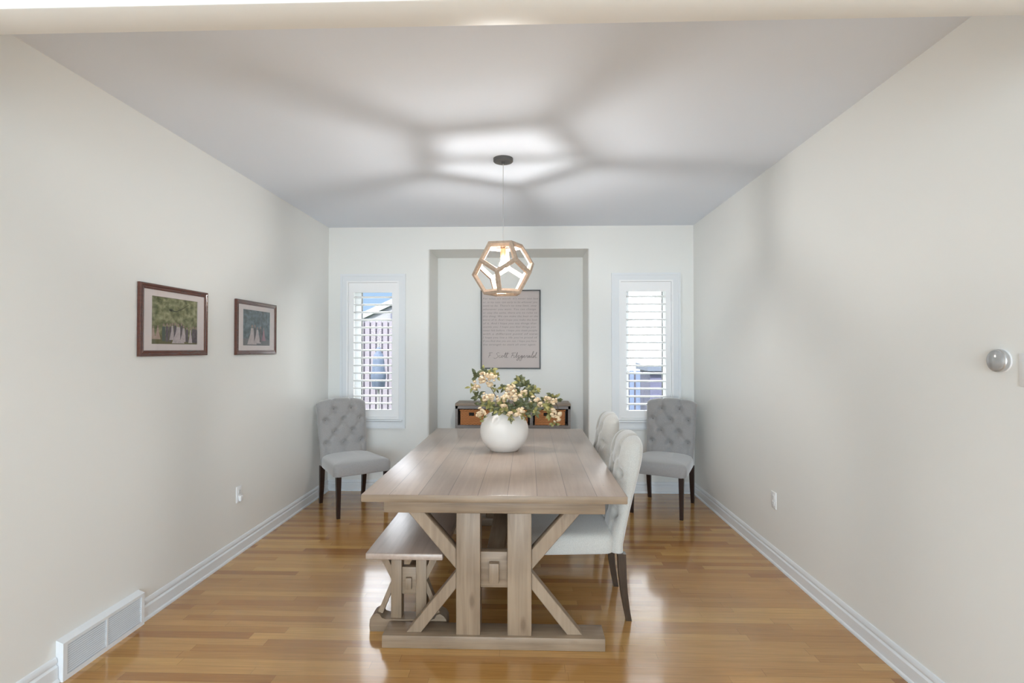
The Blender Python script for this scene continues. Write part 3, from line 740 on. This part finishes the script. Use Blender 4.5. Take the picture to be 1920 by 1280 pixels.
# spray: (list of px,py,dy way points, blossoms [(px,py,dy,r,n)], leaf tufts [(px,py,dy,count,mi,len)])
sprays = [
 ([(945, 790, 0), (940, 760, -.02), (925, 735, -.03), (912, 712, -.02)],
  [(922, 705, -.04, .034, 16), (903, 712, -.03, .030, 14), (893, 724, -.03, .030, 13), (918, 722, -.05, .02, 7), (905, 702, -.03, .018, 6)],
  [(892, 704, 0, 7, 0, .040), (908, 696, 0, 7, 0, .040), (925, 697, 0, 6, 1, .040), (885, 727, -.02, 5, 1, .036), (930, 706, 0, 4, 1, .036), (928, 728, -.03, 5, 1, .03)]),
 ([(940, 790, 0), (925, 765, -.06), (908, 748, -.10)],
  [(910, 744, -.10, .026, 11), (921, 745, -.11, .022, 9), (903, 772, -.13, .032, 14), (897, 778, -.13, .018, 6)],
  [(896, 742, -.06, 7, 0, .044), (915, 758, -.09, 8, 1, .046), (925, 765, -.08, 7, 0, .046), (902, 755, -.06, 5, 1, .04), (905, 786, -.12, 4, 1, .032)]),
 ([(948, 790, 0), (952, 765, -.05), (956, 740, -.07)],
  [(957, 733, -.10, .042, 24), (950, 745, -.12, .034, 16), (962, 744, -.12, .030, 14), (936, 748, -.08, .022, 9), (945, 760, -.12, .022, 9), (940, 766, -.13, .015, 5)],
  [(944, 726, -.03, 7, 0, .038), (942, 755, -.10, 8, 1, .05), (938, 768, -.12, 7, 1, .044), (958, 768, -.10, 8, 0, .05), (930, 773, -.08, 5, 0, .045)]),
 ([(950, 790, 0), (968, 755, .02), (976, 722, .03)],
  [(983, 737, -.04, .022, 8), (976, 742, -.04, .018, 7)],
  [(976, 714, .02, 12, 0, .052), (986, 724, .02, 10, 0, .05), (966, 722, .02, 6, 0, .045), (996, 732, .0, 9, 0, .045), (990, 742, -.02, 8, 0, .05), (1004, 730, 0, 5, 1, .04), (975, 736, .03, 6, 0, .05)]),
 ([(955, 790, 0), (985, 765, -.03), (1010, 752, -.04), (1036, 745, -.02), (1046, 762, -.03), (1044, 790, -.04)],
  [(1000, 752, -.06, .034, 14), (1010, 758, -.06, .026, 10), (1026, 748, -.04, .026, 11), (1038, 752, -.04, .022, 9), (1037, 773, -.06, .026, 12), (1044, 783, -.06, .024, 11), (1047, 775, -.05, .016, 6)],
  [(1035, 742, 0, 6, 0, .04), (1046, 746, 0, 5, 0, .036), (1026, 762, -.03, 9, 1, .046), (1032, 775, -.03, 7, 1, .04), (1040, 792, -.04, 5, 1, .032), (1020, 752, -.02, 5, 1, .04)]),
 ([(950, 790, 0), (975, 765, -.09), (995, 768, -.12)],
  [(976, 771, -.14, .030, 13), (968, 776, -.14, .018, 7)],
  [(982, 760, -.08, 9, 0, .05), (996, 765, -.10, 9, 0, .048), (1004, 772, -.10, 7, 0, .042), (985, 778, -.13, 4, 1, .035), (970, 762, -.08, 7, 0, .05), (1000, 756, -.06, 6, 0, .046)]),
 ([(948, 790, 0), (953, 772, -.12), (957, 780, -.158)],
  [(956, 775, -.15, .014, 6)],
  [(957, 780, -.16, 7, 1, .026), (958, 788, -.165, 6, 1, .022), (980, 784, -.165, 5, 1, .022), (948, 770, -.12, 6, 1, .036)]),
]
for way, bl, lv in sprays:
    base = Vector((VX+rnd.uniform(-.02, .02), VY+rnd.uniform(-.02, .02), TH+0.035))
    m = MB(fl.location); pts = [base]+[W(x, y, VY+d) for x, y, d in way]
    fine = []
    for i in range(len(pts)-1):
        for k in range(4): fine.append(pts[i].lerp(pts[i+1], k/4))
    fine.append(pts[-1]); m.tube(fine, 0.0028, 6)
    br = m.build('spray', STEM, fl, 60)
    m = MB(fl.location)
    for x, y, d, n_, mi, ln in lv:
        c = W(x, y, VY+d)
        n_ = int(n_*1.3); ln = ln*1.12
        for k in range(n_):
            a_ = 2*PI*k/n_+rnd.uniform(-.4, .4)
            dr = Vector((math.cos(a_), rnd.uniform(-.8, .4), 0.75*math.sin(a_)+0.25))
            leafmesh(m, c+Vector((rnd.uniform(-.012, .012), rnd.uniform(-.012, .012), rnd.uniform(-.012, .012))), dr, ln*rnd.uniform(.7, 1.15), ln*rnd.uniform(.20, .29), mi if rnd.random() > .2 else 1-mi)
    m.build('leaves', [LEAF1, LEAF2], br, 60, recalc=False)
    for x, y, d, r_, n_ in bl:
        m = MB(fl.location); blossom(m, W(x, y, VY+d), r_*1.15, int(n_*1.15)); m.build('blossom', PETAL, br, 60)

# ------------------------------------------------------------------ console in the niche with three baskets
KX0, KX1, KY0, KY1, KZ = -0.779, 0.452, 5.585, 5.90, 0.888
con = thing('console_table', 'grey stained console table with basket cubbies standing in the wall niche', 'console table', ((KX0+KX1)/2, (KY0+KY1)/2, 0))
m = MB(con.location); m.box(KX0-0.002, KX1+0.002, KY0-0.004, KY1, KZ-0.028, KZ, bev=0.004); m.build('console_top', wood('brown_grey_console_top', (0.20, 0.15, 0.115), (0.30, 0.235, 0.18), 0, knots=False), con, 40)
m = MB(con.location)
m.box(KX0, KX1, KY0, KY0+0.02, KZ-0.058, KZ-0.028)
for a, b in ((KX0, KX0+0.026), (KX1-0.026, KX1), (KX0+0.400, KX0+0.432), (KX1-0.432, KX1-0.400)): m.box(a, b, KY0, KY1, 0.655, KZ-0.028 if a in (KX0, KX1-0.026) else KZ-0.058)
m.box(KX0+0.026, KX1-0.026, KY1-0.012, KY1, 0.655, KZ-0.028)
m.box(KX0, KX1, KY0, KY1, 0.625, 0.655)
m.build('cubby_frame', GREYW, con)
for x in (KX0, KX1-0.055):
    for y in (KY0, KY1-0.055):
        m = MB(con.location); m.box(x, x+0.055, y, y+0.055, 0, 0.625); m.build('leg', GREYW, con)
m = MB(con.location); m.box(KX0+0.02, KX1-0.02, KY0+0.02, KY1-0.02, 0.14, 0.17); m.build('lower_shelf', GREYW, con)
def basket(cx, label):
    w_, z0, z1, y0, y1 = 0.160, 0.6565, 0.812, KY0+0.018, KY1-0.04
    o = thing('wicker_basket', label, 'basket', (cx, (y0+y1)/2, z0), 0, 'wicker baskets in the console cubbies')
    m = MB(o.location); t = 0.010; tp = 0.012
    hz0, hz1 = 0.752, 0.788
    m.box(cx-w_, cx+w_, y0, y1, z0, z0+t)
    for xs in (-1, 1):
        xa = cx+xs*w_; m.box(min(xa, xa-xs*t), max(xa, xa-xs*t), y0, y1, z0+t, z1)
    m.box(cx-w_+t, cx+w_-t, y1-t, y1, z0+t, z1)
    for a, b, c, d in ((-w_+t, w_-t, z0+t, hz0), (-w_+t, w_-t, hz1, z1), (-w_+t, -0.068, hz0, hz1), (-0.012, 0.012, hz0, hz1), (0.068, w_-t, hz0, hz1)):
        m.box(cx+a, cx+b, y0, y0+t, c, d)
    m.build('basket_body', WICK, o)
    m = MB(o.location)
    P4 = [(cx-w_, y0, z1), (cx+w_, y0, z1), (cx+w_, y1, z1), (cx-w_, y1, z1)]
    for i in range(4): m.tube([P4[i], P4[(i+1) % 4]], 0.009, 8)
    m.build('rim', WICK, o, 60)
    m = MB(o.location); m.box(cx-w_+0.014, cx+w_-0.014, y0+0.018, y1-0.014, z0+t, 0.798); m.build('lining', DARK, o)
basket(KX0+0.213, 'left wicker basket in the grey console, with two handle holes showing')
basket((KX0+KX1)/2, 'middle wicker basket in the grey console, mostly hidden behind the vase')
basket(KX1-0.218, 'right wicker basket in the grey console, below the drooping blossoms')

# ------------------------------------------------------------------ framed print in the niche
QX0, QX1, QZ0, QZ1, QY = -0.535, 0.142, 1.245, 2.137, NY
pr_ = thing('framed_print', 'large framed handwritten quote hanging in the wall niche', 'framed print', ((QX0+QX1)/2, QY, (QZ0+QZ1)/2))
m = MB(pr_.location); f = 0.013
for a, b, c, d in ((QX0, QX1, QZ1-f, QZ1), (QX0, QX1, QZ0, QZ0+f), (QX0, QX0+f, QZ0+f, QZ1-f), (QX1-f, QX1, QZ0+f, QZ1-f)): m.box(a, b, QY-0.028, QY-0.002, c, d)
m.build('frame', BLKF, pr_)
m = MB(pr_.location); m.box(QX0+f, QX1-f, QY-0.014, QY-0.002, QZ0+f, QZ1-f)
paper = m.build('paper', PAPER, pr_)
LINES = ["For what it's worth: it's never too late", "or, in my case, too early to be whoever you", "want to be. There's no time limit, stop", "whenever you want. You can change",
 "or stay the same, there are no rules to", "this thing. We can make the best or the", "worst of it. And I hope you make the best", "of it. And I hope you see things that", "startle you. I hope you feel things you",
 "never felt before. I hope you meet people", "with a different point of view.", "I hope you live a life you're proud of.", "If you find that you are not, I hope you have", "the strength to start all over again."]
mt_ = MB(pr_.location)
dg = bpy.context.evaluated_depsgraph_get()
x0t, x1t = QX0+0.026, QX1-0.028
for i, tx in enumerate(LINES):
    cu = bpy.data.curves.new('line', 'FONT'); cu.body = tx; cu.size = 0.030; cu.shear = 0.25; cu.resolution_u = 2; cu.space_character = 1.1; cu.offset = -0.0002
    ob = bpy.data.objects.new('line', cu); COL.objects.link(ob)
    bpy.context.view_layer.update(); dg = bpy.context.evaluated_depsgraph_get()
    me = bpy.data.meshes.new_from_object(ob.evaluated_get(dg))
    xs = [v.co.x for v in me.vertices]; sc = (x1t-x0t)/(max(xs)-min(xs))*(1.0, .985, .97, .96, .98)[i % 5]
    zl = 2.030-i*0.0400
    bmx = bmesh.new(); bmx.from_mesh(me)
    for v in bmx.verts: v.co = Vector((x0t+(v.co.x-min(xs))*sc, QY-0.0146, zl+v.co.y))
    mm = bpy.data.meshes.new('t'); bmx.to_mesh(mm); bmx.free(); mt_.bm.from_mesh(mm)
    bpy.data.meshes.remove(mm); bpy.data.meshes.remove(me); bpy.data.objects.remove(ob); bpy.data.curves.remove(cu)
mt_.build('handwriting', INK, paper)
# signature, strokes in units of the x-height box
SG = [[(0, 0), (.35, 1.6), (.30, 1.75)], [(-.1, 1.7), (.3, 1.85), (1.2, 1.9)], [(.1, .9), (.7, 1.0)], [(1.45, .05), (1.5, .1)],
      [(3.6, 1.75), (3.1, 1.9), (2.6, 1.5), (3.0, 1.0), (3.3, .5), (2.8, -.1), (2.1, -.35), (1.9, 0)],
      [(4.1, .75), (3.8, .85), (3.6, .4), (3.8, 0), (4.2, .1), (4.5, .5), (4.7, .8), (4.45, .5), (4.6, .05), (4.9, .1), (5.0, .6), (4.8, .8), (5.2, .6), (5.4, .5), (5.9, 2.1), (5.6, .3), (5.75, 0), (6.0, .3), (6.5, 2.15), (6.15, .2), (6.4, 0), (6.8, .2)],
      [(5.4, 1.45), (7.0, 1.6)],
      [(7.9, 0), (8.3, 1.5), (8.25, 1.75)], [(7.8, 1.6), (8.4, 1.8), (9.4, 1.85)], [(8.0, .9), (8.8, 1.0)],
      [(8.9, .8), (8.75, .1), (9.0, 0), (9.4, .5), (9.9, 2.1), (9.6, .3), (9.8, 0), (10.2, .7), (10.7, .75), (10.3, .1), (10.7, 0), (10.6, -.5), (10.2, -1.1), (9.9, -.8), (10.6, -.1), (11.2, .3),
       (11.7, .75), (11.3, .7), (11.2, .2), (11.6, .15), (11.8, .7), (11.6, -.6), (11.2, -1.2), (10.9, -.8), (11.6, -.1), (12.1, .3), (12.6, .7), (12.3, .8), (12.2, .2), (12.6, 0), (13.0, .4), (13.2, .8), (13.5, .7), (13.4, .1), (13.7, .05),
       (14.3, .75), (13.9, .7), (13.8, .15), (14.2, .1), (14.5, .7), (14.4, .1), (14.8, .2), (15.5, 2.2), (15.2, 2.1), (15.0, .2), (15.3, 0), (15.9, .7), (15.6, .75), (15.4, .2), (15.8, .1), (16.6, 2.2), (16.2, .2), (16.5, 0), (16.9, .2)]]
m = MB(pr_.location); u0, v0 = QX0+0.088, 1.372
sxx, szz = 0.0325, 0.0295
for st in SG:
    pts = []
    n_ = len(st)
    for i in range(n_-1):
        p0 = Vector(st[max(i-1, 0)]); p1 = Vector(st[i]); p2 = Vector(st[i+1]); p3 = Vector(st[min(i+2, n_-1)])
        for k in range(5):
            t = k/5; q = 0.5*((2*p1)+(-p0+p2)*t+(2*p0-5*p1+4*p2-p3)*t*t+(-p0+3*p1-3*p2+p3)*t**3)
            pts.append(q)
    pts.append(Vector(st[-1]))
    m.tube([(u0+q.x*sxx+q.y*0.004, QY-0.0142, v0+q.y*szz) for q in pts], 0.0017, 5)
m.build('signature', INK2, paper)

# ------------------------------------------------------------------ wedding photographs on the left wall
def wedding(label, y0, y1, z0, z1, figs, bgc, ground, frame_m, branch):
    cy, cz = (y0+y1)/2, (z0+z1)/2
    o = thing('framed_photograph', label, 'framed photograph', (XL, cy, cz), 0, 'framed wedding photographs on the left wall')
    m = MB(o.location); fw, d = 0.032, 0.020
    # moulded frame: profile swept as four mitred sides
    prof = [(0, 0.002), (0, d-0.003), (0.003, d), (0.011, d), (0.017, d-0.003), (0.025, d-0.002), (fw, d-0.004), (fw, 0.002)]
    rings = []
    for (sy, sz) in ((-1, -1), (1, -1), (1, 1), (-1, 1)):
        yy = y0 if sy < 0 else y1; zz = z0 if sz < 0 else z1
        rings.append([(XL+p[1], yy-sy*p[0], zz-sz*p[0]) for p in prof])
    rings.append(rings[0]); m.rings(rings, cap=False); bmesh.ops.remove_doubles(m.bm, verts=m.bm.verts, dist=1e-6)
    m.build('frame', frame_m, o)
    py0, py1, pz0, pz1 = y0+0.095, y1-0.095, z0+0.068, z1-0.066
    m = MB(o.location); xm = XL+0.013
    for a, b, c, e in ((y0+fw, py0, z0+fw, z1-fw), (py1, y1-fw, z0+fw, z1-fw), (py0, py1, z0+fw, pz0), (py0, py1, pz1, z1-fw)): m.box(XL+0.004, xm, a, b, c, e)
    m.build('mat_board', MAT_B, o)
    # the print: foliage ground, a branch, the party standing on grass
    m = MB(o.location); xp = XL+0.008; H_, W_ = pz1-pz0, py1-py0
    mats = [bgc, ground]
    m.box(XL+0.004, xp, py0, py1, pz0, pz1, 0)
    m.quad([(xp+.0003, py0, pz0), (xp+.0003, py1, pz0), (xp+.0003, py1, pz0+H_*.16), (xp+.0003, py0, pz0+H_*.20)], 1)
    lay = 0.0005
    for (u, v, wd, ht, dress, c_) in figs:
        if c_ not in mats: mats.append(c_)
        ci = mats.index(c_); SK_ = FIGS['skin']
        if SK_ not in mats: mats.append(SK_)
        lay += 0.00005; X = xp+lay; cy_ = py0+u*W_; zb_ = pz0+v*H_; hh = ht*H_; ww = wd*W_
        def Q(pts, i): m.quad([(X, cy_+a*ww, zb_+b*hh) for a, b in pts], i)
        if dress: Q([(-.5, 0), (.5, 0), (.20, .50), (.13, .82), (-.13, .82), (-.20, .50)], ci)
        else: Q([(-.30, 0), (.30, 0), (.32, .80), (.12, .84), (-.12, .84), (-.32, .80)], ci)
        hr = 0.085*hh; X += 0.00003
        m.quad([(X, cy_+hr*.8*math.cos(t), zb_+hh*.91+hr*math.sin(t)) for t in [2*PI*i/10 for i in range(10)]], mats.index(SK_))
    if branch:
        mats.append(FIGS['dark']); X = xp+0.0004
        m.tube([(X, py0+W_*a, pz0+H_*b) for a, b in ((.40, .73), (.52, .72), (.66, .80), (.80, .90))], [0.004, 0.002, 0.0018, 0.001], 5, mi=len(mats)-1)
        m.quad([(X+.0003, py0+W_*(.4+.04*math.cos(t)), pz0+H_*(.74+.03*math.sin(t))) for t in [2*PI*i/9 for i in range(9)]], len(mats)-1)
    m.build('photo_print', mats, o, recalc=False)
    m = MB(o.location); m.box(XL+0.0150, XL+0.0165, y0+fw-0.002, y1-fw+0.002, z0+fw-0.002, z1-fw+0.002); m.build('glazing', FGLASS, o)
FIGS = dict(white=mat('bridal_white', (0.37, 0.32, 0.32), 0.7, var=(70, (1, 1, 1), (0.5, 0.44, 0.44))), pink=mat('blush_dress', (0.33, 0.24, 0.19), 0.7, var=(70, (1, 1, 1), (0.42, 0.32, 0.27))), suit=mat('dark_suit', (0.06, 0.05, 0.055), 0.7, var=(70, (1, 1, 1), (0.13, 0.11, 0.12))),
            skin=mat('skin_tone', (0.27, 0.19, 0.16), 0.7), dark=mat('dark_branch', (0.04, 0.045, 0.02), 0.8), teal=mat('green_outfit', (0.06, 0.09, 0.07), 0.7), rose=mat('rose_dress', (0.30, 0.15, 0.19), 0.7))
def foliage(name, a, b, c):
    mt2 = mat(name, a, 0.7, 0.3, var=(26, (1, 1, 1.4), b)); nt = mt2.node_tree
    rp = [n for n in nt.nodes if n.type == 'VALTORGB'][0]; e = rp.color_ramp.elements.new(0.5); e.color = (*c, 1)
    return mt2
F_ = FIGS
figs1 = [(.04, .10, .12, .28, 1, F_['pink']), (.13, .10, .12, .30, 1, F_['pink']), (.25, .06, .10, .38, 0, F_['teal']), (.32, .05, .10, .40, 0, F_['suit']), (.385, .05, .07, .40, 0, F_['suit']), (.43, .09, .12, .38, 1, F_['white']), (.49, .06, .09, .42, 0, F_['suit']),
         (.56, .02, .28, .44, 1, F_['white']), (.63, .08, .08, .40, 0, F_['suit']), (.68, .05, .17, .38, 1, F_['white']), (.755, .05, .10, .34, 0, F_['suit']), (.84, .03, .10, .36, 1, F_['white']), (.91, .04, .11, .38, 0, F_['suit']), (.97, .03, .10, .38, 0, F_['suit'])]
figs2 = [(.33, .03, .34, .56, 1, F_['white']), (.43, .10, .10, .50, 0, F_['suit']), (.52, .06, .26, .48, 1, F_['white']), (.64, .10, .12, .46, 0, F_['suit']), (.76, .14, .16, .38, 1, F_['rose'])]
wedding('framed wedding photograph with a big party under green trees, nearer the camera', 2.722, 3.312, 1.430, 1.831, figs1,
        foliage('green_foliage_print', (0.07, 0.08, 0.03), (0.36, 0.36, 0.22), (0.19, 0.20, 0.10)), mat('grass_print', (0.12, 0.11, 0.045), 0.8), MAHOG, True)
wedding('farther framed wedding photograph in blue-green tones, nearer the left corner chair', 3.646, 4.236, 1.428, 1.828, figs2,
        foliage('blue_green_foliage_print', (0.05, 0.07, 0.08), (0.17, 0.23, 0.25), (0.10, 0.14, 0.16)), mat('grey_path_print', (0.14, 0.14, 0.15), 0.8), MAHOG, False)

# ------------------------------------------------------------------ outside the windows
m = MB(); m.box(-14, 14, 6.1, 30, -0.45, -0.35); tag(m.build('ground', GRASS), kind='structure')
def fence(name, x0, x1, y, z1, mtl, label, pitch=0.105):
    o = thing(name, label, 'fence', ((x0+x1)/2, y, -0.35))
    m = MB(o.location); x = x0; k = 0
    while x < x1:
        m.box(x, x+pitch-0.028, y, y+0.022, -0.35, z1); x += pitch; k += 1
    m.build('boards', mtl, o)
    m = MB(o.location); m.box(x0, x1, y+0.0225, y+0.034, -0.35, z1-0.02); m.build('gap_shade_panel', FENCED, o)  # dark panel painted as the shade in the gaps between boards
    for z in (0.1, z1-0.3):
        m = MB(o.location); m.box(x0, x1, y+0.036, y+0.075, z, z+0.09); m.build('rail', mtl, o)
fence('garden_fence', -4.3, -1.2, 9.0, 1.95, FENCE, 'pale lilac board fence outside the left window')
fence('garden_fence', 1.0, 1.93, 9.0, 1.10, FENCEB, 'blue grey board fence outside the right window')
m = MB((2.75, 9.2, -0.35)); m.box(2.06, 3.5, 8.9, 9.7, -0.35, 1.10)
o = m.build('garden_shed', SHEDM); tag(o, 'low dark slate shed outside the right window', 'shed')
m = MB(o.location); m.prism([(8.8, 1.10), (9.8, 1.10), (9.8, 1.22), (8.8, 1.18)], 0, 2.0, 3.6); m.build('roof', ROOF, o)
# neighbour's house behind the left fence: gable with a sloping fascia
o = thing('neighbour_house', 'white gabled neighbour house behind the fence outside the left window', 'house', (-2.0, 12, -0.35))
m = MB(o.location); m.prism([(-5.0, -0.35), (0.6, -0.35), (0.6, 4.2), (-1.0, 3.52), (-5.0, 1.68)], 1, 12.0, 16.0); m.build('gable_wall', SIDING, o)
m = MB(o.location); m.beam((-5.6, 11.96, 1.42), (-0.2, 11.96, 3.905), 0.06, 0.13, up=(0, 0, 1)); m.build('fascia', FASC, o)
m = MB(o.location); m.box(-3.15, -2.92, 11.9, 11.99, -0.35, 2.34); m.build('downpipe', mat('slate_blue_pipe', (0.02, 0.022, 0.045), 0.6), o)
o = thing('neighbour_house', 'bright white neighbour house filling the view outside the right window', 'house', (4.0, 13, -0.35))
m = MB(o.location); m.box(0.9, 8.0, 13.0, 17.0, -0.35, 6.0); m.build('house_wall', STUCCO, o)
m = MB(o.location); m.box(0.7, 8.2, 12.6, 17.4, 6.0, 6.2); m.build('eave', ROOF, o)
# folded patio umbrella in a blue cover
o = thing('patio_umbrella', 'closed blue patio umbrella standing before the fence outside the left window', 'patio umbrella', (-2.42, 8.4, -0.35))
m = MB(o.location); m.lathe([(0.02, 1.50), (0.045, 1.47), (0.04, 1.42), (0.075, 1.38), (0.09, 1.28), (0.10, 1.15), (0.125, 1.02), (0.115, 0.98), (0.10, 0.85), (0.085, 0.82)], (-2.42, 8.4, 0), 18); m.build('cover', BLUEC, o, 50)
m = MB(o.location); m.lathe([(0.02, -0.30), (0.02, 1.60)], (-2.42, 8.4, 0), 12); m.build('pole', METAL, o, 40)
m = MB(o.location); m.lathe([(0.25, -0.35), (0.24, -0.29), (0.04, -0.27)], (-2.42, 8.4, 0), 24); m.build('base', METAL, o, 40)
